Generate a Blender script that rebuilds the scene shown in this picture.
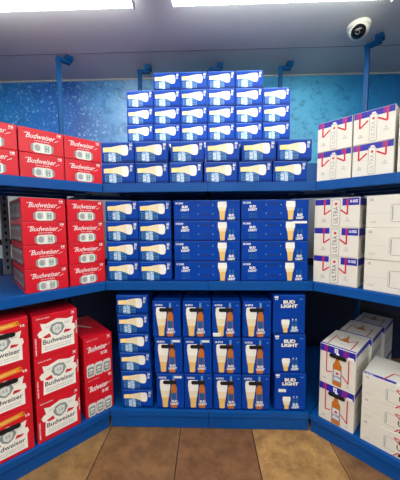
import bpy, bmesh, math, random
from mathutils import Vector, Matrix
random.seed(7)
for o in list(bpy.data.objects): bpy.data.objects.remove(o, do_unlink=True)
scene = bpy.context.scene
C = scene.collection
PI = math.pi

# ---------------------------------------------------------------- camera, world, exposure
def set_camera():
    yaw, p, roll = math.radians(1.8), math.radians(4.2), math.radians(0.35)
    fw = Vector((-math.sin(yaw)*math.cos(p), math.cos(yaw)*math.cos(p), -math.sin(p)))
    rt = Vector((math.cos(yaw), math.sin(yaw), 0)); up = rt.cross(fw)
    r2 = rt*math.cos(roll) - up*math.sin(roll); u2 = rt*math.sin(roll) + up*math.cos(roll)
    cd = bpy.data.cameras.new('camera'); cd.sensor_fit = 'HORIZONTAL'; cd.sensor_width = 36.0
    cd.lens = 36.0*256/400; cd.clip_start = .02
    co = bpy.data.objects.new('camera', cd); C.objects.link(co)
    m = Matrix((r2, u2, -fw)).transposed().to_4x4(); m.translation = Vector((0, 0, 1.31))
    co.matrix_world = m; scene.camera = co
set_camera()
world = bpy.data.worlds.new('world'); scene.world = world; world.use_nodes = True
world.node_tree.nodes['Background'].inputs[0].default_value = (.5, .6, .8, 1)
world.node_tree.nodes['Background'].inputs[1].default_value = .15
scene.view_settings.view_transform = 'Standard'; scene.view_settings.look = 'None'
scene.view_settings.gamma = 1; scene.view_settings.use_curve_mapping = False
scene.view_settings.exposure = 0.45
LAMP = 9.0            # emission of the ceiling lamps' lenses
LAMP_ROW = 15.0        # the same lamps further back in the shop

# ---------------------------------------------------------------- materials
def lin(c):
    return tuple(((x/255)/12.92 if x/255 <= .04045 else ((x/255+.055)/1.055)**2.4) for x in c) + (1,)
MATS = {}
def mat(name, rgb, rough=.45, metal=0, spec=.5, noise=0, nscale=8, emit=0, bump=0):
    if name in MATS: return MATS[name]
    m = bpy.data.materials.new(name); m.use_nodes = True; nt = m.node_tree
    b = nt.nodes['Principled BSDF']; col = lin(rgb)
    b.inputs['Base Color'].default_value = col
    b.inputs['Roughness'].default_value = rough; b.inputs['Metallic'].default_value = metal
    b.inputs['Specular IOR Level'].default_value = spec
    if noise or bump:
        tc = nt.nodes.new('ShaderNodeTexCoord'); n = nt.nodes.new('ShaderNodeTexNoise')
        n.inputs['Scale'].default_value = nscale; n.inputs['Detail'].default_value = 5
        nt.links.new(tc.outputs['Object'], n.inputs['Vector'])
        if noise:
            r = nt.nodes.new('ShaderNodeValToRGB')
            r.color_ramp.elements[0].position = .3; r.color_ramp.elements[1].position = .7
            r.color_ramp.elements[0].color = tuple(x*(1-noise) for x in col[:3]) + (1,)
            r.color_ramp.elements[1].color = tuple(min(1, x*(1+noise)) for x in col[:3]) + (1,)
            nt.links.new(n.outputs['Fac'], r.inputs['Fac']); nt.links.new(r.outputs['Color'], b.inputs['Base Color'])
        if bump:
            bp = nt.nodes.new('ShaderNodeBump'); bp.inputs['Strength'].default_value = bump; bp.inputs['Distance'].default_value = .003
            nt.links.new(n.outputs['Fac'], bp.inputs['Height']); nt.links.new(bp.outputs['Normal'], b.inputs['Normal'])
    if emit:
        b.inputs['Emission Color'].default_value = col; b.inputs['Emission Strength'].default_value = emit
    MATS[name] = m; return m
mat('shelf_blue', (0, 76, 152), .42, spec=.25, noise=.06, nscale=6)
mat('post_blue', (0, 72, 126), .4, spec=.2, noise=.05)
mat('slot_grey', (120, 126, 135), .4, .6, noise=.05)
mat('rail_dark', (16, 20, 30), .5, noise=.05)
mat('carton_blue', (0, 62, 162), .45, spec=.15, noise=.05, nscale=10)
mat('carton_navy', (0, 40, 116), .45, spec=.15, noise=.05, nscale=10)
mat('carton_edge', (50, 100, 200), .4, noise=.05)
mat('carton_red', (214, 8, 38), .38, noise=.05, nscale=10)
mat('carton_dark_red', (120, 8, 22), .42, noise=.08, nscale=14)
mat('carton_white', (226, 222, 212), .4, noise=.02, nscale=10)
mat('print_white', (240, 240, 240), .4, noise=.01)
mat('print_cream', (240, 226, 190), .4, noise=.03)
mat('print_beer', (238, 196, 112), .4, noise=.06)
mat('print_straw', (246, 222, 152), .4, noise=.04)
mat('print_foam', (246, 244, 236), .4, noise=.02)
mat('print_amber', (196, 112, 34), .35, noise=.1, nscale=40)
mat('print_ink', (84, 86, 92), .4, noise=.03)
mat('print_orange', (244, 150, 30), .4, noise=.1, nscale=30)
mat('print_teal', (14, 88, 150), .4, noise=.05)
mat('print_sky', (90, 160, 215), .4, noise=.05)
mat('print_black', (12, 12, 16), .5, noise=.05)
mat('print_grey', (140, 150, 150), .4, noise=.1, nscale=60)
mat('print_silver', (222, 226, 222), .4, noise=.06, nscale=60)
mat('print_line', (170, 172, 172), .4, noise=.03)
mat('print_red', (210, 20, 45), .4, noise=.03)
mat('print_ribbon', (200, 24, 48), .4, noise=.03)
mat('print_violet', (130, 30, 150), .4, noise=.05)
mat('print_royal', (30, 30, 160), .4, noise=.05)
mat('print_green', (150, 180, 160), .4, noise=.05)
mat('hole_black', (4, 4, 6), .8, noise=.02)
mat('plastic_white', (225, 225, 212), .35, noise=.02)
mat('lens_black', (10, 10, 12), .08, noise=.02)

def wall_print():
    m = bpy.data.materials.new('mural_print'); m.use_nodes = True; nt = m.node_tree; L = nt.links
    b = nt.nodes['Principled BSDF']; b.inputs['Roughness'].default_value = .4
    tc = nt.nodes.new('ShaderNodeTexCoord')
    sep = nt.nodes.new('ShaderNodeSeparateXYZ'); L.new(tc.outputs['Object'], sep.inputs[0])
    big = nt.nodes.new('ShaderNodeTexNoise'); big.inputs['Scale'].default_value = 1.6; big.inputs['Detail'].default_value = 3
    L.new(tc.outputs['Object'], big.inputs['Vector'])
    # base colour of the print along the wall: deep blue, pale, teal, deep teal
    add = nt.nodes.new('ShaderNodeMath'); add.operation = 'MULTIPLY_ADD'; add.inputs[1].default_value = .9; L.new(big.outputs['Fac'], add.inputs[0]); L.new(sep.outputs['X'], add.inputs[2])
    mr = nt.nodes.new('ShaderNodeMapRange'); mr.inputs['From Min'].default_value = -1.9+.45; mr.inputs['From Max'].default_value = 1.9+.45; L.new(add.outputs[0], mr.inputs['Value'])
    r = nt.nodes.new('ShaderNodeValToRGB'); cr = r.color_ramp
    for pos, c in ((.002, (36, 130, 204)), (.10, (38, 111, 196)), (.17, (26, 88, 171)), (.24, (83, 155, 215)), (.32, (146, 200, 236)), (.44, (94, 173, 221)), (.6, (69, 171, 219)), (.74, (90, 190, 229)), (.86, (34, 142, 200)), (.998, (17, 106, 173))):
        e = cr.elements.new(pos); e.color = lin(c)
    cr.elements.remove(cr.elements[0]); cr.elements.remove(cr.elements[-1])
    L.new(mr.outputs[0], r.inputs['Fac'])
    # droplets
    drops = None; prev = r.outputs['Color']
    left = nt.nodes.new('ShaderNodeMapRange'); left.inputs['From Min'].default_value = .1; left.inputs['From Max'].default_value = -.4; L.new(sep.outputs['X'], left.inputs['Value'])
    for sc, th, fac in ((22, .30, .55), (42, .30, .5), (11, .15, .5)):
        v = nt.nodes.new('ShaderNodeTexVoronoi'); v.inputs['Scale'].default_value = sc; L.new(tc.outputs['Object'], v.inputs['Vector'])
        k = nt.nodes.new('ShaderNodeMapRange'); k.inputs['From Min'].default_value = th; k.inputs['From Max'].default_value = th-.14; k.inputs['To Max'].default_value = fac; L.new(v.outputs['Distance'], k.inputs['Value'])
        mu = nt.nodes.new('ShaderNodeMath'); mu.operation = 'MULTIPLY'; L.new(k.outputs[0], mu.inputs[0]); L.new(left.outputs[0], mu.inputs[1])
        mx = nt.nodes.new('ShaderNodeMixRGB'); L.new(mu.outputs[0], mx.inputs['Fac']); L.new(prev, mx.inputs['Color1']); mx.inputs['Color2'].default_value = lin((150, 205, 238))
        prev = mx.outputs['Color']
    # frost texture
    n2 = nt.nodes.new('ShaderNodeTexNoise'); n2.inputs['Scale'].default_value = 13; n2.inputs['Detail'].default_value = 7; n2.inputs['Distortion'].default_value = 1.2
    L.new(tc.outputs['Object'], n2.inputs['Vector'])
    k2 = nt.nodes.new('ShaderNodeMapRange'); k2.inputs['From Min'].default_value = .5; k2.inputs['From Max'].default_value = .68; k2.inputs['To Max'].default_value = .55; L.new(n2.outputs['Fac'], k2.inputs['Value'])
    mx = nt.nodes.new('ShaderNodeMixRGB'); L.new(k2.outputs[0], mx.inputs['Fac']); L.new(prev, mx.inputs['Color1']); mx.inputs['Color2'].default_value = lin((20, 92, 160))
    L.new(mx.outputs['Color'], b.inputs['Base Color']); MATS['mural_print'] = m
wall_print()

def floor_mat():
    m = bpy.data.materials.new('stone_tile'); m.use_nodes = True; nt = m.node_tree; L = nt.links
    b = nt.nodes['Principled BSDF']; b.inputs['Roughness'].default_value = .42
    tc = nt.nodes.new('ShaderNodeTexCoord'); mp = nt.nodes.new('ShaderNodeMapping'); L.new(tc.outputs['Object'], mp.inputs[0])
    mp.inputs['Location'].default_value = (FLOOR_X, .12, 0)
    br = nt.nodes.new('ShaderNodeTexBrick'); br.offset = 0; br.squash = 1
    br.inputs['Scale'].default_value = 1; br.inputs['Brick Width'].default_value = TILE; br.inputs['Row Height'].default_value = .9
    br.inputs['Mortar Size'].default_value = .0035; br.inputs['Mortar Smooth'].default_value = .2; br.inputs['Bias'].default_value = -.1
    br.inputs['Color1'].default_value = br.inputs['Color2'].default_value = (1, 1, 1, 1); br.inputs['Mortar'].default_value = lin((70, 52, 40))
    L.new(mp.outputs[0], br.inputs['Vector'])
    n = nt.nodes.new('ShaderNodeTexNoise'); n.inputs['Scale'].default_value = 9; n.inputs['Detail'].default_value = 10; n.inputs['Roughness'].default_value = .75; L.new(tc.outputs['Object'], n.inputs['Vector'])
    rr = nt.nodes.new('ShaderNodeValToRGB'); rr.color_ramp.elements[0].position = .3; rr.color_ramp.elements[1].position = .72
    rr.color_ramp.elements[0].color = lin((150, 138, 130)); rr.color_ramp.elements[1].color = (1, 1, 1, 1); L.new(n.outputs['Fac'], rr.inputs['Fac'])
    # every tile column has a tone of its own
    sx = nt.nodes.new('ShaderNodeSeparateXYZ'); L.new(mp.outputs[0], sx.inputs[0])
    tr = nt.nodes.new('ShaderNodeMapRange'); tr.inputs['From Min'].default_value = -4*TILE; tr.inputs['From Max'].default_value = 6*TILE; L.new(sx.outputs['X'], tr.inputs['Value'])
    tn = nt.nodes.new('ShaderNodeValToRGB'); tn.color_ramp.interpolation = 'CONSTANT'
    tones = [(150, 116, 78), (176, 140, 92), (172, 134, 82), (146, 106, 66), (140, 98, 62), (196, 152, 92), (150, 110, 70), (144, 104, 68), (160, 124, 82), (138, 104, 70)]
    for i, c in enumerate(tones):
        e = tn.color_ramp.elements[0] if i == 0 else tn.color_ramp.elements.new(i/10); e.position = i/10; e.color = lin(c)
    tn.color_ramp.elements.remove(tn.color_ramp.elements[-1])
    L.new(tr.outputs[0], tn.inputs['Fac'])
    m0 = nt.nodes.new('ShaderNodeMixRGB'); m0.blend_type = 'MULTIPLY'; m0.inputs['Fac'].default_value = 1; L.new(tn.outputs['Color'], m0.inputs['Color1']); L.new(br.outputs['Color'], m0.inputs['Color2'])
    mx = nt.nodes.new('ShaderNodeMixRGB'); mx.blend_type = 'MULTIPLY'; mx.inputs['Fac'].default_value = 1
    L.new(m0.outputs['Color'], mx.inputs['Color1']); L.new(rr.outputs['Color'], mx.inputs['Color2']); L.new(mx.outputs['Color'], b.inputs['Base Color'])
    bp = nt.nodes.new('ShaderNodeBump'); bp.inputs['Strength'].default_value = .25; bp.inputs['Distance'].default_value = .004; L.new(n.outputs['Fac'], bp.inputs['Height']); L.new(bp.outputs['Normal'], b.inputs['Normal'])
    MATS['stone_tile'] = m
TILE, FLOOR_X = .447, .177
floor_mat()
mat('ceiling_paint', (180, 184, 186), .7, noise=.03, nscale=2)
mat('ceiling_seam', (96, 98, 110), .7, noise=.03)
mat('wall_paint', (168, 176, 184), .6, noise=.03, nscale=3)
mat('wall_blue', (18, 92, 168), .5, noise=.03, nscale=3)
mat('wall_blue_shaded', (8, 30, 66), .6, noise=.05, nscale=3)  # blue lower wall, shade behind the shelves put into its colour
mat('lamp_lens', (255, 255, 248), .4, noise=0, emit=LAMP)
mat('lamp_lens_rear', (255, 255, 248), .4, noise=0, emit=LAMP_ROW)
mat('lamp_body', (225, 225, 222), .4, noise=.02)

# ---------------------------------------------------------------- mesh helpers
def box(bm, x0, y0, z0, x1, y1, z1, mi=0, bevel=0):
    vs = [bm.verts.new((x, y, z)) for z in (z0, z1) for y in (y0, y1) for x in (x0, x1)]
    fs = [bm.faces.new([vs[i] for i in q]) for q in ((0, 2, 3, 1), (4, 5, 7, 6), (0, 1, 5, 4), (2, 6, 7, 3), (0, 4, 6, 2), (1, 3, 7, 5))]
    for f in fs: f.material_index = mi
    if bevel:
        es = list({e for f in fs for e in f.edges})
        r = bmesh.ops.bevel(bm, geom=es, offset=bevel, segments=2, affect='EDGES', profile=.6)
        for f in r['faces']: f.material_index = mi
def prism(bm, pts, z0, z1, mi=0):      # outline in x, y extruded upwards
    a = [bm.verts.new((x, y, z0)) for x, y in pts]; b = [bm.verts.new((x, y, z1)) for x, y in pts]
    n = len(pts); bm.faces.new(a[::-1]).material_index = mi; bm.faces.new(b).material_index = mi
    for i in range(n): bm.faces.new((a[i], a[(i+1) % n], b[(i+1) % n], b[i])).material_index = mi
def lathe(bm, prof, n=32, mi=0, close=True, M=None):
    rings = []
    for r, z in prof:
        ring = []
        for i in range(n):
            v = Vector((r*math.cos(2*PI*i/n), r*math.sin(2*PI*i/n), z))
            ring.append(bm.verts.new(M @ v if M else v))
        rings.append(ring)
    for a, b in zip(rings, rings[1:]):
        for i in range(n):
            f = bm.faces.new((a[i], a[(i+1) % n], b[(i+1) % n], b[i])); f.material_index = mi; f.smooth = True
    if close:
        for rg in (rings[0], rings[-1]): bm.faces.new(rg).material_index = mi
def obj(name, bm, mats, parent=None, loc=None, rz=0, recalc=True):
    if recalc: bmesh.ops.recalc_face_normals(bm, faces=bm.faces[:])
    me = bpy.data.meshes.new(name); bm.to_mesh(me); bm.free()
    for m in mats: me.materials.append(MATS[m])
    o = bpy.data.objects.new(name, me); C.objects.link(o)
    if parent: o.parent = parent
    if loc: o.location = loc
    o.rotation_euler.z = rz
    return o
def tag(o, label, cat, group=None):
    o['label'] = label; o['category'] = cat
    if group: o['group'] = group
    return o
def struct(name, bm, mats):
    o = obj(name, bm, mats); o['kind'] = 'structure'; return o
def empty(name, loc, rz=0):
    o = bpy.data.objects.new(name, None); C.objects.link(o); o.location = loc; o.rotation_euler.z = rz; o.empty_display_size = .1; return o

# ---------------------------------------------------------------- room
YW, ZC = 2.40, 2.60
bm = bmesh.new(); box(bm, -3.2, -4.2, -.1, 3.2, YW+.1, 0); struct('floor', bm, ['stone_tile'])
bm = bmesh.new(); box(bm, -3.2, -4.2, ZC, 3.2, YW+.1, ZC+.1); struct('ceiling', bm, ['ceiling_paint'])
bm = bmesh.new(); box(bm, -3.2, YW, 0, 3.2, YW+.1, .96, 3); box(bm, -3.2, YW, .96, 3.2, YW+.1, 1.60, 0); box(bm, -3.2, YW, 1.60, 3.2, YW+.1, 1.83, 1); box(bm, -3.2, YW, 1.83, 3.2, YW+.1, ZC, 2)
struct('wall_back', bm, ['wall_paint', 'wall_blue', 'mural_print', 'wall_blue_shaded'])
for nm, x in (('wall_left', -3.3), ('wall_right', 3.2)):
    bm = bmesh.new(); box(bm, x, -4.2, 0, x+.1, YW+.1, ZC); struct(nm, bm, ['wall_paint'])
bm = bmesh.new(); box(bm, -3.2, -4.3, 0, 3.2, -4.2, ZC); struct('wall_front', bm, ['wall_paint'])
bm = bmesh.new(); box(bm, -3.2, 2.034, ZC-.002, 3.2, 2.038, ZC-.0001); struct('trim_1', bm, ['ceiling_seam'])
bm = bmesh.new(); box(bm, -3.2, YW-.012, ZC-.012, 3.2, YW-.0005, ZC-.0005); struct('trim_2', bm, ['ceiling_paint'])

# ---------------------------------------------------------------- ceiling lamps
def lamp(x0, x1, y0, y1, label, lens='lamp_lens'):
    root = empty('ceiling_lamp', ((x0+x1)/2, (y0+y1)/2, ZC)); tag(root, label, 'ceiling lamp')
    w, d = (x1-x0)/2, (y1-y0)/2
    bm = bmesh.new(); box(bm, -w, -d*.8, -.03, w, d*.8, -.0005, 0, .003); obj('housing', bm, ['lamp_body'], root)
    bm = bmesh.new()     # rounded wraparound lens, extruded along x
    prof = [(-d, -.03), (-d, -.055), (-d*.93, -.078), (-d*.8, -.09), (d*.8, -.09), (d*.93, -.078), (d, -.055), (d, -.03)]
    a = [bm.verts.new((-w+.012, y, z)) for y, z in prof]; b = [bm.verts.new((w-.012, y, z)) for y, z in prof]
    bm.faces.new(a); bm.faces.new(b[::-1])
    for i in range(len(prof)): j = (i+1) % len(prof); bm.faces.new((a[i], a[j], b[j], b[i]))
    obj('lens', bm, [lens], root)
    for s in (-1, 1):
        bm = bmesh.new(); box(bm, s*w-(.012 if s > 0 else 0), -d*1.01, -.085, s*w+(0 if s > 0 else .012), d*1.01, -.03, 0, .004); obj('end_cap', bm, ['lamp_body'], root)
lamp(-1.63, -.41, 1.24, 1.545, 'white glowing rectangular ceiling lamp above the red cartons, at upper left')
lamp(-.20, 1.03, 1.24, 1.545, 'white glowing rectangular ceiling lamp beside the dome camera, at upper right')
k = 0
for y in (-.35, -2.3):
    for x in (-1.6, 0, 1.6):
        lamp(x-.6, x+.6, y-.15, y+.15, ['long white ceiling lamp of the row just behind the viewer', 'long white ceiling lamp of the rearmost row'][k // 3] + [', left one', ', middle one', ', right one'][k % 3], 'lamp_lens_rear'); k += 1

# ---------------------------------------------------------------- dome camera
def dome():
    root = empty('security_camera', (1.005, 1.83, ZC), 0)
    tag(root, 'small white dome security camera on the ceiling with a black lens ball', 'security camera')
    bm = bmesh.new(); lathe(bm, [(.070, -.0005), (.072, -.010), (.070, -.020), (.064, -.028)], 40); obj('base_ring', bm, ['plastic_white'], root)
    bm = bmesh.new()
    prof = [(.064, -.026)] + [(.064*math.cos(t*PI/2*.62), -.026-.048*math.sin(t*PI/2*.8)) for t in [i/8 for i in range(1, 9)]]
    lathe(bm, prof, 40); obj('shell', bm, ['plastic_white'], root)
    d = Vector((-.45, -.62, -.60)).normalized(); q = d.to_track_quat('Z', 'Y').to_matrix().to_4x4()
    M = Matrix.Translation((-.012, -.020, -.050)) @ q
    bm = bmesh.new(); lathe(bm, [(.045, .0)] + [(.045*math.cos(a), .045*math.sin(a)) for a in [i*PI/20 for i in range(1, 10)]] + [(.002, .045)], 32, 0, True, M)
    ball = obj('lens_ball', bm, ['lens_black'], root)
    bm = bmesh.new(); lathe(bm, [(.013, .042), (.013, .0465), (.009, .0475), (.009, .044)], 24, 0, True, M); obj('lens_ring', bm, ['slot_grey'], ball)
dome()

# ---------------------------------------------------------------- shelving
SH = (1.535, .945, .122)     # top surfaces of the shelves
def shelf_unit(name_label, loc, rz, widths, depth, posts, x_lo=0, post_d=.70, grey=None, corners=False):
    """local x runs along the front edge to the right, local y goes back from the front edge"""
    root = empty('shelving_unit', loc, rz); tag(root, name_label, 'shelving')
    for zi, z in enumerate(SH):
        x = x_lo
        for w in widths:
            bm = bmesh.new()
            box(bm, x+.0015, .012, z-.018, x+w-.0015, depth, z, 0, .002)
            for k in range(1, 3): box(bm, x+.02, depth*k/3-.015, z-.042, x+w-.02, depth*k/3+.015, z-.0175)
            box(bm, x+.005, depth-.014, z-.045, x+w-.005, depth-.002, z-.017)
            s = obj('shelf', bm, ['shelf_blue'], root)
            bm = bmesh.new()
            if zi < 2:
                box(bm, x+.001, 0, z-.052, x+w-.001, .012, z, 0, .003); box(bm, x+.004, .010, z-.052, x+w-.004, .03, z-.047)
            else:
                box(bm, x+.001, 0, z-.040, x+w-.001, .012, z, 0, .003)
            obj('shelf_edge', bm, ['shelf_blue'], s)
            if zi == 2:
                bm = bmesh.new(); box(bm, x+.002, .012, 0.0005, x+w-.002, .024, z-.030, 0, .002); obj('kick_panel', bm, ['shelf_blue'], root)
            x += w
    if corners:
        for z in SH:
            for s in (-1, 1):
                e = .6275*1; pts = [(s*e, .012), (s*e, depth), (s*(e+.474), depth*.7059+.004), (s*(e+.01), .018)]
                if z == SH[2]: pts = [(s*e, .012), (s*e, .868), (s*1.30, .868), (s*1.100, .492), (s*(e+.01), .018)]
                bm = bmesh.new(); prism(bm, pts, z-.018, z-.0005); (x1, y1), (x2, y2) = pts[1], pts[2]; prism(bm, [(x1, y1), (x2-s*.04, y2+.02), (x2-s*.04, y2+.005), (x1, y1-.015)], z-.045, z-.018); o = obj('corner_shelf', bm, ['shelf_blue'], root)
    for px, side in posts:
        bm = bmesh.new(); box(bm, px-.0155, post_d-.0155, 0.0005, px+.0155, post_d+.0155, ZC-.03, 0, .003)
        p = obj('post', bm, ['post_blue'], root)
        bm = bmesh.new()
        box(bm, px-.018, post_d-.019, ZC-.055, px+.085, post_d+.019, ZC-.031, 0, .003)
        box(bm, px+.05, post_d-.03, ZC-.033, px+.098, post_d+.03, ZC-.0005, 0, .002)
        obj('ceiling_bracket', bm, ['post_blue'], p)
        for z in SH[:2]:
            bm = bmesh.new(); prism(bm, [(0, 0), (-.55, 0), (-.55, -.012), (0, -.040)], -.002, .002)
            M = Matrix(((0, 0, 1, px), (1, 0, 0, post_d-.02), (0, 1, 0, z-.0455), (0, 0, 0, 1)))
            bmesh.ops.transform(bm, matrix=M, verts=bm.verts[:]); obj('shelf_bracket', bm, ['post_blue'], p)
    tot = sum(widths)
    for z in (1.17, .62):
        bm = bmesh.new(); box(bm, x_lo+.02, post_d+.021, z-.02, x_lo+tot-.02, post_d+.04, z+.02, 0, .003); obj('back_rail', bm, ['rail_dark'], root)
    if grey is not None:
        bm = bmesh.new(); box(bm, grey-.022, post_d-.03, SH[1]+.001, grey+.022, post_d+.015, SH[0]-.02, 0, .003)
        for k in range(11): box(bm, grey-.006, post_d-.0335, SH[1]+.04+.048*k, grey+.006, post_d-.0295, SH[1]+.062+.048*k, 1)
        obj('slotted_upright', bm, ['slot_grey', 'hole_black'], root)
    return root
S2 = 2**.5/2
shelf_unit('blue metal shelving unit along the back, holding the blue cartons', (0, 1.52, 0), 0, [.625, .625], .68, [(-.575+.01, 1), (.03, 1), (.60, 1)], x_lo=-.625, corners=True)
Lo = Vector((-.625, 1.52)); 
shelf_unit('angled blue metal shelving unit at left, holding the red cartons', (Lo.x-1.22*S2, Lo.y-1.22*S2, 0), PI/4, [.61, .61], .68, [(1.21, 1), (.58, 1), (.02, 1)], post_d=.72, grey=.82)
shelf_unit('angled blue metal shelving unit at right, holding the white cartons', (.625, 1.52, 0), -PI/4, [.61, .61], .68, [(.05, 1), (.66, 1), (1.20, 1)], post_d=.70)

# ---------------------------------------------------------------- printed cartons
_tx = {}
def text_mesh(s, shear=0, bold=0, lines=.95):
    key = (s, shear, bold, lines)
    if key in _tx: return _tx[key]
    cu = bpy.data.curves.new('lettering', 'FONT'); cu.body = s; cu.shear = shear; cu.offset = bold; cu.align_x = 'CENTER'; cu.space_line = lines; cu.resolution_u = 3; cu.size = 1
    o = bpy.data.objects.new('lettering', cu); C.objects.link(o)
    dg = bpy.context.evaluated_depsgraph_get(); me = bpy.data.meshes.new_from_object(o.evaluated_get(dg))
    vs = [(v.co.x, v.co.y) for v in me.vertices]; fs = [tuple(p.vertices) for p in me.polygons]
    bpy.data.objects.remove(o, do_unlink=True); bpy.data.curves.remove(cu); bpy.data.meshes.remove(me)
    x0, x1 = min(v[0] for v in vs), max(v[0] for v in vs); y0, y1 = min(v[1] for v in vs), max(v[1] for v in vs)
    vs = [((x-x0)/(x1-x0), (y-y0)/(y1-y0)) for x, y in vs]
    _tx[key] = (vs, fs); return _tx[key]

class Carton:
    """box x 0..w, y 0..d (front at y=0), z 0..h; art is printed in (u, v) from a face's upper left corner"""
    def __init__(s, w, d, h, base, flap=None):
        h -= .001; s.w, s.d, s.h = w, d, h; s.mats = [base]; s.bm = bmesh.new(); s.n = 0
        box(s.bm, 0, 0, 0, w, d, h, 0, .0035)
        # the glued flap seams of the top and sides
        s.parts = []; s.face = 'front'
        s.rect(.0, .49, 1, .497, flap or base, 'top') if flap else None
    def mi(s, m):
        if m not in s.mats: s.mats.append(m)
        return s.mats.index(m)
    def pos(s, u, v, off):
        f = s.face
        if f == 'front': return (u*s.w, -off, (1-v)*s.h)
        if f == 'top': return (u*s.w, (1-v)*s.d, s.h+off)
        if f == 'right': return (s.w+off, u*s.d, (1-v)*s.h)
        if f == 'left': return (-off, (1-u)*s.d, (1-v)*s.h)
    def dims(s): return {'front': (s.w, s.h), 'top': (s.w, s.d), 'right': (s.d, s.h), 'left': (s.d, s.h)}[s.face]
    def off(s): s.n += 1; return .0003+.00001*s.n
    def poly(s, pts, m, face=None):
        if face: s.face = face
        o = s.off(); k = s.mi(m); e = .012
        f = s.bm.faces.new([s.bm.verts.new(s.pos(min(1-e, max(e, u)), min(1-e, max(e, v)), o)) for u, v in pts][::-1]); f.material_index = k
        return s
    def rect(s, u0, v0, u1, v1, m, face=None): return s.poly([(u0, v0), (u1, v0), (u1, v1), (u0, v1)], m, face)
    def ell(s, u, v, ru, rv, m, n=20, face=None): return s.poly([(u+ru*math.cos(2*PI*i/n), v+rv*math.sin(2*PI*i/n)) for i in range(n)], m, face)
    def rr(s, u0, v0, u1, v1, m, r=.25, face=None):   # rounded rectangle, r relative to the short side in real size
        if face: s.face = face
        W, H = s.dims(); rad = r*min((u1-u0)*W, (v1-v0)*H); a, b = rad/W, rad/H; pts = []
        for cu, cv, t0 in ((u1-a, v0+b, -90), (u1-a, v1-b, 0), (u0+a, v1-b, 90), (u0+a, v0+b, 180)):
            for i in range(6): t = math.radians(t0+18*i); pts.append((cu+a*math.cos(t), cv+b*math.sin(t)))
        return s.poly(pts, m)
    def line(s, pts, wd, m, face=None):
        if face: s.face = face
        W, H = s.dims()
        for (a, b), (c, d) in zip(pts, pts[1:]):
            dx, dy = (c-a)*W, (d-b)*H; l = math.hypot(dx, dy); nx, ny = -dy/l*wd/2, dx/l*wd/2
            s.poly([(a+nx/W, b+ny/H), (c+nx/W, d+ny/H), (c-nx/W, d-ny/H), (a-nx/W, b-ny/H)], m)
        return s
    def text(s, t, u0, v0, u1, v1, m, shear=0, bold=0, rot=0, lines=.95, face=None):
        if face: s.face = face
        vs, fs = text_mesh(t, shear, bold, lines); o = s.off(); k = s.mi(m); new = []
        for x, y in vs:
            if rot == 90: x, y = 1-y, x       # reads upwards
            elif rot == -90: x, y = y, 1-x    # reads downwards
            new.append(s.bm.verts.new(s.pos(u0+x*(u1-u0), v1+y*(v0-v1), o)))
        for f in fs:
            try: g = s.bm.faces.new([new[i] for i in f]); g.material_index = k
            except ValueError: pass
        return s
    def part(s, name, u0, v0, u1, v1, m, r=.5, depth=.0012, label=None):     # a thin piece of its own on the front
        c = Carton.__new__(Carton); c.w, c.d, c.h = s.w, s.d, s.h; c.mats = [m]; c.bm = bmesh.new(); c.n = 0; c.face = 'front'
        W, H = s.w, s.h; rad = r*min((u1-u0)*W, (v1-v0)*H); pts = []
        for cu, cv, t0 in ((u1*W-rad, v0*H+rad, -90), (u1*W-rad, v1*H-rad, 0), (u0*W+rad, v1*H-rad, 90), (u0*W+rad, v0*H+rad, 180)):
            for i in range(6): t = math.radians(t0+18*i); pts.append((cu+rad*math.cos(t), H-(cv+rad*math.sin(t))))
        y0, y1 = -.0016-depth-.0018, -.0002
        a = [c.bm.verts.new((x, y0, z)) for x, z in pts]; b = [c.bm.verts.new((x, y1, z)) for x, z in pts]
        c.bm.faces.new(a); c.bm.faces.new(b[::-1]); n = len(pts)
        for i in range(n): c.bm.faces.new((a[i], a[(i+1) % n], b[(i+1) % n], b[i]))
        s.parts.append((name, c, label)); return s
    def build(s, name):
        o = obj(name, s.bm, s.mats, recalc=False); 
        for nm, c, lab in s.parts:
            p = obj(nm, c.bm, c.mats, o)
            if lab: p['label'] = lab
        return o

def beer_cans_end(depth=.396):      # blue: a beer glass lying on its side, cans below
    c = Carton(.1965, depth, .1222, 'carton_blue')
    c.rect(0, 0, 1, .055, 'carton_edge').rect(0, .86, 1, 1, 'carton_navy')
    c.rr(.10, .56, .60, .93, 'print_teal', .2)
    for u in (.10, .26, .44, .60): c.line([(u, .56), (u, .93)], .002, 'print_sky')
    c.line([(.1, .58), (.6, .58)], .002, 'print_sky').line([(.1, .76), (.6, .76)], .0016, 'print_sky')
    c.poly([(.06, .27), (.30, .25), (.46, .20), (.60, .16), (.76, .15), (.81, .20), (.83, .40), (.81, .60), (.76, .66), (.66, .65), (.58, .57), (.44, .50), (.24, .48), (.06, .49)], 'print_cream')
    c.poly([(.06, .27), (.28, .25), (.34, .48), (.24, .48), (.06, .49)], 'print_straw')
    c.poly([(.62, .16), (.76, .15), (.81, .20), (.83, .40), (.81, .60), (.76, .66), (.67, .65), (.62, .55)], 'print_foam')
    c.rr(.22, .50, .44, .95, 'print_sky', .15)
    c.text('BUD\nLIGHT', .225, .52, .435, .94, 'print_white', bold=.03, rot=90)
    c.text('18', .86, .10, .95, .21, 'print_white', bold=.04, rot=-90).text('CANS', .86, .23, .93, .40, 'print_white', bold=.03, rot=-90)
    c.text('BUD LIGHT', .2, .3, .6, .7, 'carton_navy', bold=.02, face='right').rect(.1, .78, .9, .84, 'print_sky', 'right')
    for i in range(5): c.line([(.06+i*.2, .2), (.1+i*.2, .34)], .004, 'print_sky', 'right')
    c.line([(.02, .5), (.98, .5)], .002, 'carton_navy', 'top').text('BUD LIGHT', .2, .2, .8, .4, 'print_white', bold=.02, face='top')
    return c
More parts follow.
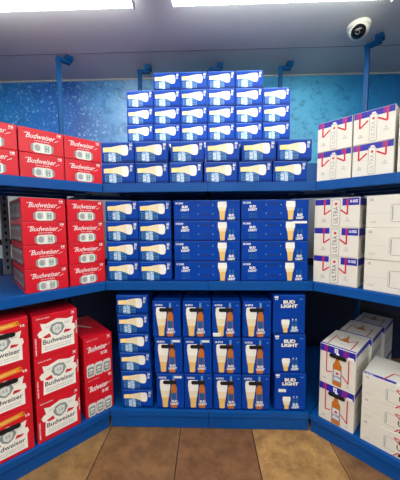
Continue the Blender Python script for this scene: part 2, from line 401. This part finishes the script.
def beer_cans_side():     # the same kind of carton, long side forward
    c = Carton(.3955, .197, .1222, 'carton_blue')
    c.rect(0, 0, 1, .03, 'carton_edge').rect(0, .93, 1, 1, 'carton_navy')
    c.text('18 CANS', .025, .09, .14, .19, 'print_white', bold=.04)
    c.text('BUD\nLIGHT', .105, .26, .235, .53, 'print_white', bold=.05)
    c.text('ALWAYS\nSMOOTH', .11, .62, .235, .88, 'print_teal', bold=.03)
    for v, s in ((.24, -1), (.66, 1)):
        c.line([(.37, v-.02*s), (.40, v+.04*s), (.56, v+.04*s), (.59, v-.02*s)], .004, 'rail_dark'); c.rect(.365, v-.03, .378, v+.03, 'print_sky').rect(.582, v-.03, .595, v+.03, 'print_sky')
    c.poly([(.665, .07), (.795, .07), (.80, .30), (.775, .60), (.765, .97), (.70, .97), (.69, .60), (.662, .30)], 'print_beer')
    c.poly([(.665, .07), (.795, .07), (.80, .30), (.782, .52), (.684, .52), (.662, .30)], 'print_cream')
    c.poly([(.665, .07), (.795, .07), (.80, .26), (.79, .36), (.672, .36), (.662, .26)], 'print_foam')
    for u in (.83, .88): c.rr(u, .42, u+.03, .95, 'print_teal', .4)
    c.text('BUD\nLIGHT', .815, .68, .925, .95, 'print_white', bold=.05)
    c.line([(.02, .5), (.98, .5)], .002, 'carton_navy', 'top').text('BUD LIGHT', .2, .2, .8, .7, 'print_white', bold=.02, face='top')
    return c
def glass(c, u0, u1, v0, v1):
    w = u1-u0; h = v1-v0
    P = lambda a, b: (u0+a*w, v0+b*h)
    c.poly([P(.02, .04), P(.12, 0), P(.88, 0), P(.98, .04), P(1, .22), P(.9, .5), P(.76, .8), P(.75, .97), P(.68, 1), P(.32, 1), P(.25, .97), P(.24, .8), P(.1, .5), P(0, .22)], 'print_beer')
    c.poly([P(.02, .04), P(.12, 0), P(.88, 0), P(.98, .04), P(1, .22), P(.9, .5), P(.84, .64), P(.16, .64), P(.1, .5), P(0, .22)], 'print_cream')
    c.poly([P(.02, .04), P(.12, 0), P(.88, 0), P(.98, .04), P(1, .22), P(.93, .4), P(.07, .4), P(0, .22)], 'print_foam')
def bottle(c, u0, u1, v0, v1, body='print_amber', label='carton_blue'):
    w = u1-u0; h = v1-v0; P = lambda a, b: (u0+a*w, v0+b*h)
    c.poly([P(.36, 0), P(.64, 0), P(.68, .2), P(.80, .30), P(.97, .36), P(1, .97), P(.9, 1), P(.1, 1), P(0, .97), P(.03, .36), P(.20, .30), P(.32, .2)], body)
    c.poly([P(.34, 0), P(.66, 0), P(.67, .12), P(.33, .12)], 'print_sky' if label == 'print_teal' else 'print_white')
    c.poly([P(.08, .54), P(.92, .54), P(.92, .86), P(.08, .86)], label)
def bottles(tagged=False, low_tag=False):
    c = Carton(.1735, .26, .2335, 'carton_blue')
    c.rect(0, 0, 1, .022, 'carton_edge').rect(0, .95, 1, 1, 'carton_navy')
    c.text('18 BTLS', .09, .085, .36, .135, 'print_white', bold=.04)
    glass(c, .12, .50, .17, .95); bottle(c, .515, .74, .05, .96, 'print_amber', 'print_teal')
    c.text('BUD\nLIGHT', .50, .74, .80, .88, 'print_white', bold=.05)
    c.text('BEER', .85, .10, .94, .13, 'print_sky', bold=.02)
    c.part('handle_hole', .24, .19, .74, .285, 'hole_black', .48, label='black slot-shaped hand hole')
    if tagged: c.part('price_sticker', .66, .06, .92, .115, 'print_white', .1, .0008, 'white paper tag')
    if low_tag: c.part('price_sticker', .03, .86, .30, .95, 'print_white', .1, .0008, 'white paper tag')
    c.line([(.02, .5), (.98, .5)], .002, 'carton_navy', 'top').text('BUD LIGHT', .1, .2, .9, .35, 'print_white', bold=.02, face='top').rr(.3, .55, .7, .65, 'carton_navy', .5)
    c.text('BUD LIGHT', .2, .3, .8, .5, 'print_white', bold=.02, face='left')
    return c
def tall_blue(tagged=False):
    c = Carton(.192, .27, .2465, 'carton_blue')
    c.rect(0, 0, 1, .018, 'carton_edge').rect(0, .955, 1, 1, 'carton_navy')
    c.rect(.03, .03, .16, .075, 'print_white').text('24', .05, .085, .15, .125, 'print_white', bold=.05)
    c.rr(.26, .125, .74, .33, 'carton_navy', .2)
    c.text('BUD\nLIGHT', .24, .13, .76, .325, 'print_white', bold=.06)
    glass(c, .26, .52, .62, .95)
    for u in (.58, .68): bottle(c, u, u+.08, .60, .94, 'print_teal', 'print_sky')
    c.text('BUD\nLIGHT', .56, .80, .80, .93, 'print_white', bold=.05).line([(.55, .66), (.78, .66)], .002, 'print_sky')
    c.text('BEER', .82, .09, .93, .12, 'print_sky', bold=.02)
    if tagged: c.part('price_sticker', .12, .42, .36, .49, 'print_white', .1, .0008, 'white paper tag'); 
    c.line([(.02, .5), (.98, .5)], .002, 'carton_navy', 'top').text('BUD LIGHT', .1, .2, .9, .4, 'print_white', bold=.02, face='top')
    c.text('BUD LIGHT', .2, .3, .8, .5, 'carton_navy', bold=.02, face='right')
    return c
def red_cans_end():
    c = Carton(.2015, .396, .1222, 'carton_red')
    c.line([(.03, .05), (.97, .05)], .0012, 'print_ribbon')
    c.text('Budweiser', .15, .19, .80, .40, 'print_white', shear=.45, bold=.005)
    c.line([(.12, .22), (.20, .20)], .003, 'print_white').line([(.78, .42), (.88, .34)], .002, 'print_white')
    c.text('KING OF BEERS', .34, .46, .66, .50, 'print_white', bold=.01)
    c.text('18', .85, .07, .94, .15, 'print_white', bold=.05).text('CANS', .84, .17, .94, .20, 'print_white', bold=.03)
    c.rr(.28, .56, .72, .96, 'print_silver', .35).rr(.25, .62, .30, .90, 'print_grey', .4).rr(.70, .62, .75, .90, 'print_grey', .4)
    c.ell(.39, .76, .065, .13, 'print_grey').ell(.39, .76, .055, .10, 'print_line').text('B', .37, .70, .41, .82, 'print_grey').rect(.485, .57, .515, .95, 'print_white')
    c.rect(.55, .62, .66, .90, 'print_green').rect(.60, .60, .615, .93, 'print_silver').rect(.55, .73, .66, .78, 'print_grey')
    c.rr(.05, .1, .95, .9, 'carton_dark_red', .1, face='left')
    for i in range(4): c.rr(.1+i*.21, .2, .27+i*.21, .8, 'print_grey', .2, 'left'); c.ell(.185+i*.21, .5, .05, .18, 'carton_dark_red', 12, 'left')
    c.line([(.02, .5), (.98, .5)], .002, 'carton_dark_red', 'top').text('Budweiser', .2, .2, .8, .4, 'print_white', shear=.4, face='top')
    return c
def crest(c, u0, u1, v0, v1, hole=False):
    w = u1-u0; h = v1-v0; P = lambda a, b: (u0+a*w, v0+b*h)
    c.poly([P(.06, .30), P(.0, .38), P(.04, .50), P(.10, .52), P(.08, 1), P(.95, 1), P(.95, .52), P(1, .44), P(.97, .30), P(.9, .28), P(.95, .04), P(.78, .08), P(.5, .0), P(.22, .10), P(.08, .06), P(.12, .28)], 'print_foam')
    c.poly([P(.12, .50), P(.3, .42), P(.34, .55), P(.2, .56)], 'print_red').poly([P(.88, .46), P(.7, .42), P(.66, .53), P(.82, .52)], 'print_red')
    c.poly([P(.5, .12), P(.64, .16), P(.70, .32), P(.62, .48), P(.5, .56), P(.38, .48), P(.30, .32), P(.36, .16)], 'print_grey')
    c.poly([P(.5, .18), P(.62, .24), P(.60, .42), P(.5, .50), P(.40, .42), P(.38, .24)], 'print_silver')
    c.poly([P(.2, .20), P(.32, .16), P(.30, .24), P(.2, .26)], 'print_silver').poly([P(.7, .16), P(.84, .16), P(.84, .22), P(.7, .24)], 'print_silver')
    c.text('A B', u0+.44*w, v0+.28*h, u0+.56*w, v0+.38*h, 'print_grey', bold=.02)
    c.text('Budweiser', u0+.13*w, v0+.60*h, u0+.90*w, v0+.75*h, 'print_ink', bold=.02)
    for k in range(2): c.text('BREWED BY OUR ORIGINAL PROCESS', u0+.16*w, v0+(.83+.07*k)*h, u0+.86*w, v0+(.86+.07*k)*h, 'print_grey', bold=.01)
def red_crest():
    c = Carton(.2185, .265, .2325, 'carton_red')
    c.text('20', .86, .045, .93, .09, 'print_white', bold=.06).text('PACK', .85, .10, .94, .12, 'print_white', bold=.03)
    c.text('KING OF BEERS', .08, .06, .36, .085, 'print_white', bold=.03)
    crest(c, .09, .95, .14, .88)
    c.text('KING OF BEERS', .035, .50, .065, .90, 'print_white', bold=.04, rot=90).text('KING OF BEERS', .955, .30, .98, .62, 'print_white', bold=.04, rot=90)
    c.line([(.02, .5), (.98, .5)], .002, 'carton_dark_red', 'top')
    c.rr(.1, .2, .9, .9, 'carton_dark_red', .05, 'right').text('Budweiser', .2, .4, .8, .6, 'print_white', bold=.02, face='right')
    return c
def red_crest_handle():
    c = Carton(.2100, .265, .2375, 'carton_red')
    c.poly([(.04, .12), (.80, .06), (.84, .16), (.04, .24)], 'print_orange').poly([(.3, .13), (.70, .10), (.72, .14), (.3, .18)], 'print_beer')
    c.ell(.80, .11, .035, .035, 'print_amber')
    c.text('12', .84, .16, .93, .21, 'print_white', bold=.06)
    crest(c, .06, .90, .26, .92)
    c.part('handle_hole', .18, .275, .74, .37, 'hole_black', .48, label='black slot-shaped hand hole')
    c.line([(.02, .5), (.98, .5)], .002, 'carton_dark_red', 'top')
    return c
def red_cans_tall():
    c = Carton(.172, .40, .2465, 'carton_red')
    c.text('24', .82, .04, .93, .085, 'print_white', bold=.06).text('CANS', .82, .095, .94, .12, 'print_white', bold=.03)
    c.text('KING OF BEERS', .1, .055, .5, .075, 'print_white', bold=.01)
    c.text('Budweiser', .14, .22, .80, .36, 'print_white', shear=.45, bold=.02).line([(.1, .24), (.2, .22)], .003, 'print_white').line([(.78, .32), (.92, .26)], .002, 'print_white')
    c.text('12 OZ', .58, .42, .82, .50, 'print_white', bold=.06)
    for i in range(3):
        u = .08+i*.285
        c.rr(u, .66, u+.27, .99, 'print_silver', .25).rr(u+.03, .73, u+.24, .96, 'print_grey', .2).rr(u+.06, .78, u+.21, .9, 'print_silver', .3).text('Budweiser', u+.04, .82, u+.23, .87, 'print_black', bold=.02)
    c.line([(.2, .3), (.6, .62)], .012, 'print_silver', 'top').line([(.05, .1), (.9, .08)], .003, 'print_white', 'top').line([(.1, .5), (.3, .42), (.1, .3)], .003, 'print_white', 'top')
    return c
def ultra_can(c, u0, u1, v0, v1, txt=True, ink='print_ink'):
    c.rr(u0, v0, u1, v1, 'print_line', .22).rr(u0+(u1-u0)*.08, v0+(v1-v0)*.03, u1-(u1-u0)*.08, v1-(v1-v0)*.03, 'carton_white', .2)
    c.line([(u0+(u1-u0)*.2, v0+.12*(v1-v0)), (u1-(u1-u0)*.2, v0+.12*(v1-v0))], .001, 'print_line').line([(u0+(u1-u0)*.2, v0+.9*(v1-v0)), (u1-(u1-u0)*.2, v0+.9*(v1-v0))], .001, 'print_line')
    c.ell((u0+u1)/2, v0+.17*(v1-v0), (u1-u0)*.16, (v1-v0)*.05, 'print_red', 12)
    if txt: c.text('ULTRA', u0+(u1-u0)*.25, v0+.27*(v1-v0), u1-(u1-u0)*.25, v0+.88*(v1-v0), ink, bold=0, rot=90)
def white_small():     # top right shelf
    c = Carton(.1775, .26, .1625, 'carton_white')
    c.rect(0, 0, 1, .20, 'print_royal').rect(.04, .02, .2, .19, 'print_violet').rect(.72, .02, .86, .19, 'print_violet')
    c.poly([(.42, .20), (.46, .08), (.54, .08), (.58, .20)], 'carton_white')
    c.line([(.16, .03), (.16, .50), (.37, .30)], .0080, 'print_ribbon').line([(.82, .03), (.82, .42), (.60, .28)], .0080, 'print_ribbon')
    ultra_can(c, .40, .59, .13, .96, ink='print_line')
    c.text('2.6g\nCARBS', .12, .68, .24, .80, 'print_line', bold=.03).text('95\nCALS', .74, .58, .86, .70, 'print_line', bold=.03)
    c.line([(.03, .5), (.38, .5)], .0008, 'print_line')
    c.rect(0, 0, 1, .2, 'print_royal', 'left').text('MICHELOB ULTRA', .1, .4, .9, .6, 'print_line', bold=.02, face='left').rect(0, .85, 1, 1, 'print_royal', 'top').line([(.2, .1), (.5, .6), (.8, .1)], .006, 'print_ribbon', 'top')
    return c
def white_cans():      # middle right shelf
    c = Carton(.2335, .26, .1625, 'carton_white')
    c.rect(.0, .02, .37, .22, 'print_royal').rect(.64, .02, 1, .26, 'print_royal')
    c.text('12-12OZ', .80, .08, .96, .17, 'print_white', bold=.05)
    c.rect(.21, .02, .27, .22, 'print_violet').rect(.72, .02, .77, .24, 'print_violet')
    c.line([(.24, .03), (.24, .56), (.38, .40)], .0078, 'print_ribbon').line([(.75, .03), (.75, .56), (.60, .40)], .0078, 'print_ribbon')
    ultra_can(c, .40, .60, .04, .96)
    c.text('2.6g\nCARBS', .17, .68, .28, .82, 'print_line', bold=.03).text('95\nCALS', .70, .66, .80, .80, 'print_line', bold=.03)
    c.rect(0, .02, 1, .26, 'print_royal', 'right').rr(.2, .4, .8, .9, 'print_line', .2, 'right').line([(.3, .3), (.5, .7), (.7, .3)], .006, 'print_ribbon', 'right')
    return c
def white_long(h=.1625, ribbon=False):
    c = Carton(.396, .26, h, 'carton_white')
    c.text('12', .04, .08, .075, .16, 'print_grey', bold=.05).text('FL OZ', .05, .78, .11, .84, 'print_line', bold=.02)
    c.line([(.02, .55), (.26, .55)], .0008, 'print_line')
    c.rr(.26, .28, .74, .82, 'print_line', .15).rr(.265, .30, .735, .80, 'carton_white', .15).rr(.275, .34, .285, .76, 'print_grey', .3)
    c.text('ULTRA', .40, .44, .66, .66, 'print_black', bold=.02)
    if ribbon:
        c.line([(.37, .20), (.42, .38), (.60, .38), (.65, .20), (.37, .20)], .005, 'print_ribbon').line([(.37, .96), (.42, .78), (.60, .78), (.65, .96)], .005, 'print_ribbon')
        c.poly([(.41, .26), (.62, .26), (.60, .38), (.43, .38)], 'print_black').poly([(.41, .92), (.62, .92), (.60, .78), (.43, .78)], 'print_black')
        c.rect(0, .90, .36, 1, 'print_royal', 'top').text('ULTRA', .03, .93, .12, .98, 'print_white', bold=.04).line([(.22, .98), (.30, .6), (.55, .62)], .007, 'print_ribbon').text('12 FL OZ', .3, .25, .42, .32, 'print_line')
    else:
        c.ell(.44, .28, .05, .10, 'print_black').ell(.44, .84, .05, .10, 'print_black').ell(.58, .28, .05, .10, 'print_black').ell(.58, .84, .05, .10, 'print_black')
    return c
def white_bottles():
    c = Carton(.1885, .252, .2325, 'carton_white')
    c.rect(0, 0, 1, .19, 'print_royal').rect(.12, 0, .22, .19, 'print_violet').rect(.66, .02, .82, .19, 'print_violet')
    c.rect(.42, .04, .52, .15, 'print_white').text('U', .45, .06, .49, .13, 'print_royal', bold=.05)
    c.line([(.20, .02), (.20, .70), (.36, .66)], .006, 'print_ribbon').line([(.64, .66), (.82, .82), (.82, .24)], .006, 'print_ribbon')
    bottle(c, .38, .64, .14, .98, 'print_amber', 'print_sky')
    c.poly([(.42, .57), (.60, .57), (.60, .84), (.42, .84)], 'print_silver')
    c.text('ULTRA', .41, .72, .61, .78, 'print_royal', bold=.03).ell(.51, .66, .05, .03, 'print_red', 10)
    c.text('2.6g\nCARBS', .08, .84, .20, .90, 'print_line', bold=.03).text('95\nCALS', .76, .86, .86, .92, 'print_line', bold=.03)
    c.part('handle_hole', .28, .19, .76, .285, 'hole_black', .48, label='black slot-shaped hand hole')
    c.part('price_sticker', .80, .15, .95, .20, 'print_white', .1, .0008, 'white paper tag')
    c.rect(0, 0, 1, .13, 'print_royal', 'right').text('MICHELOB ULTRA', .1, .4, .9, .55, 'print_line', bold=.02, face='right').rect(0, 0, 1, .13, 'print_royal', 'left')
    c.rect(0, .93, 1, 1, 'print_royal', 'top').line([(.18, .9), (.18, .35), (.45, .62)], .006, 'print_ribbon').line([(.82, .9), (.82, .35), (.55, .62)], .006, 'print_ribbon')
    c.poly([(.38, .75), (.62, .75), (.62, .5), (.53, .35), (.53, .2), (.47, .2), (.47, .35), (.38, .5)], 'print_amber').rect(.38, .58, .62, .74, 'print_silver')
    return c

PROTO = {}
def get(kind):
    """the first call moves the built carton itself, later calls copy it with its parts"""
    if kind not in PROTO:
        mk = {'blue_end': beer_cans_end, 'blue_short': lambda: beer_cans_end(.255), 'blue_side': beer_cans_side, 'bottles': bottles, 'bottles_tag': lambda: bottles(True), 'bottles_low': lambda: bottles(False, True),
              'tall': tall_blue, 'tall_tag': lambda: tall_blue(True), 'red_end': red_cans_end, 'red_crest': red_crest, 'red_handle': red_crest_handle, 'red_tall': red_cans_tall,
              'white_small': white_small, 'white_cans': white_cans, 'white_long': white_long, 'white_flat': lambda: white_long(.1248, True), 'white_bottles': white_bottles}[kind]
        o = mk().build('beer_carton'); PROTO[kind] = o; return o
    s = PROTO[kind]; r = s.copy(); C.objects.link(r)
    for ch in s.children: c = ch.copy(); C.objects.link(c); c.parent = r
    return r
def place(kind, unit, t, d, z, label, group, j=.0015, rz=0):
    """unit c: t is the left edge's x; unit l / r: distance of the left edge from the corner along the front edge; d is depth behind the edge"""
    o = get(kind); jd = random.uniform(0, j*2); a = random.uniform(-.13, .13)*PI/180+rz
    if unit == 'c': o.location = (t, 1.52+d+jd, z); o.rotation_euler.z = a
    elif unit == 'l': o.location = (-.625-t*S2-(d+jd)*S2, 1.52-t*S2+(d+jd)*S2, z); o.rotation_euler.z = PI/4+a
    else: o.location = (.625+t*S2+(d+jd)*S2, 1.52-t*S2+(d+jd)*S2, z); o.rotation_euler.z = -PI/4+a
    o['label'] = label; o['category'] = 'beer carton'; o['group'] = group
    return o
ORD = ['first', 'second', 'third', 'fourth', 'fifth', 'sixth', 'seventh']
def lr(i, n): return 'leftmost' if i == 0 else 'rightmost' if i == n-1 else ORD[i]+' from left'
def tb(i, n): return 'topmost' if i == 0 else 'bottommost' if i == n-1 else ORD[i]+' from top'
E = .0002
# centre, top shelf: two front rows of six, and a higher stack behind
H1 = .1224
xs_low = [-.636, -.434, -.231, -.026, .176, .379]; xs_up = [-.636, -.436, -.222, -.016, .196, .402]
for i in range(6):
    place('blue_end', 'c', xs_low[i]+.004, .015, SH[0]+.001, 'blue glass-print carton in front on top shelf, lower row, %s' % lr(i, 6), 'blue cartons at the front of the top shelf')
    place('blue_end', 'c', xs_up[i]+.004, .012+(.008 if i == 2 else 0), SH[0]+.001+H1, 'blue glass-print carton in front on top shelf, upper row, %s' % lr(i, 6), 'blue cartons at the front of the top shelf')
for i in range(6):
    n = 7 if 0 < i < 5 else 6; vis = 4 if 0 < i < 5 else 3
    for k in range(n):
        r = n-1-k; dx = random.uniform(-.001, .001)
        lab = 'blue carton in the high stack behind, %s column, %s visible' % (lr(i, 6), 'lowest' if r == vis-1 else 'topmost' if r == 0 else ORD[r]+' from top') if r < vis else 'blue carton low in the high stack, hidden behind the front cartons of the top shelf'
        place('blue_short', 'c', -.597+.2*i+dx, .418, SH[0]+.001+H1*k, lab, 'blue cartons in the high stack on the top shelf')
# centre, middle shelf
for i, x in enumerate((-.618, -.419)):
    for k in range(4):
        place('blue_end', 'c', x+.0015*(3-k)/3-.001, .015, SH[1]+.001+H1*k, 'narrow blue glass-print carton on middle shelf, %s of the %s column' % (tb(3-k, 4), ('left', 'right')[i]), 'narrow blue cartons on the middle shelf')
for i, x in enumerate((-.204, .1985)):
    for k in range(4):
        o = place('blue_side', 'c', x+random.uniform(-.001, .002), .013, SH[1]+.001+H1*k, 'long blue carton with standing glass on middle shelf, %s of the %s column' % (tb(3-k, 4), ('left', 'right')[i]), 'long blue cartons on the middle shelf')
        if i == 1 and k == 2:
            c = Carton(.3955, .197, .1222, 'carton_blue'); c.bm.free(); c.bm = bmesh.new(); c.parts = []
            c.part('price_sticker', .76, .04, .97, .15, 'print_white', .15, .0008); nm, cc, _ = c.parts[0]; c.bm.free()
            p = obj('price_sticker', cc.bm, cc.mats, o); p['label'] = 'torn white paper tag'
            o['label'] = 'long blue carton with torn white tag, second from top of the right column'
# centre, bottom shelf
for k in range(6):
    place('blue_end', 'c', -.552-.004*k, .018, SH[2]+.001+.1222*k, 'narrow blue glass-print carton in the six-high bottom shelf stack, %s' % tb(5-k, 6), 'narrow blue cartons on the bottom shelf')
cols = [-.343, -.157, .024, .2105]
for i, x in enumerate(cols):
    for k in range(3):
        r = 2-k; kind = 'bottles'
        if (i, r) in ((0, 1), (0, 2), (1, 1)): kind = 'bottles_tag'
        if (i, r) == (2, 0): kind = 'bottles_low'
        dd = .013
        place(kind, 'c', x-.001+(.008*r if i == 0 else .004*r if i < 3 else -.001*r), dd, SH[2]+.001+.2335*k, 'blue bottle carton with black hand hole, %s column, %s' % (lr(i, 4), ('top', 'middle', 'bottom')[r]), 'blue bottle cartons on the bottom shelf')
for k in range(3):
    r = 2-k
    place('tall_tag' if r == 2 else 'tall', 'c', .395+.008*(r), .015, SH[2]+.001+.2465*k, 'wide blue carton with large white lettering at right end of bottom shelf, %s' % ('top', 'middle', 'bottom')[r], 'wide blue cartons with big lettering')
# left unit
for i, t in enumerate((.607, .400, .195)):
    for k in range(2):
        place('red_end', 'l', t, .016, SH[0]+.001+H1*k, 'red carton on the top left shelf, %s row, %s' % (('lower', 'upper')[k], ('cut off by the left edge', 'middle one', 'rightmost')[i]), 'red cartons on the top left shelf')
for i, t in enumerate((.405, .194)):
    for k in range(4):
        place('red_end', 'l', t, .016, SH[1]+.001+H1*k, 'red carton on the middle left shelf, %s in the %s column' % (tb(3-k, 4), ('left', 'right')[i]), 'red cartons on the middle left shelf')
for k in range(3):
    place('red_handle', 'l', .614, .013, SH[2]+.001+.2375*k, 'red carton with black hand hole on bottom left shelf, %s' % ('bottom', 'middle', 'top')[k], 'red bottle cartons with hand holes')
    place('red_crest', 'l', .388-.001*k, .013, SH[2]+.001+.2325*k, 'red carton with large white crest on bottom left shelf, %s' % ('bottom', 'middle', 'top')[k], 'red crest cartons')
    place('red_crest', 'l', .388, .30, SH[2]+.001+.2325*k, 'red carton in the stack right behind the large crest cartons', 'red cartons behind the crest cartons')
for k in range(2):
    place('red_tall', 'l', .138, .016, SH[2]+.001+.2465*k, 'red carton with three printed cans on bottom left shelf, %s' % ('lower', 'upper')[k], 'red three-can cartons')
# right unit
for i, t in enumerate((-.004, .180, .372)):
    for k in range(2):
        place('white_small' if i < 2 else 'white_long', 'r', t, .016, SH[0]+.001+.1625*k, 'white carton on top right shelf, %s row, %s' % (('lower', 'upper')[k], ('nearest the corner', 'second from corner', 'cut off by the right edge')[i]), 'white cartons on the top right shelf')
for k in range(3):
    nm = ('bottom', 'middle', 'top')[k]
    place('white_cans', 'r', -.010, .016, SH[1]+.001+.1625*k, 'white and blue carton with upright can print on middle right shelf, %s' % nm, 'white can cartons on the middle right shelf')
    place('white_long', 'r', .253, .016, SH[1]+.001+.1625*k, 'plain white carton with lying can print, middle right shelf, %s' % nm, 'plain white cartons on the middle right shelf')
for dk in range(3):
    for k in range(2):
        lab = ('white bottle carton with brown bottle print, bottom right shelf, front stack, %s' % ('lower', 'upper')[k]) if dk == 0 else ('white bottle carton %s, only its top showing' % ('behind the front one', 'at the far back of the row')[dk-1] if k else 'white bottle carton hidden under the receding row on the bottom right shelf')
        place('white_bottles', 'r', .046+.0145*dk, .014+.2605*dk, SH[2]+.001+.2325*k, lab, 'white bottle cartons', .0005)
for k in range(3):
    place('white_flat', 'r', .268, .014, SH[2]+.001+.1248*k, 'flat white carton at the right edge of the bottom shelf, %s' % ('bottom', 'middle', 'top')[k], 'flat white cartons on the bottom right shelf')
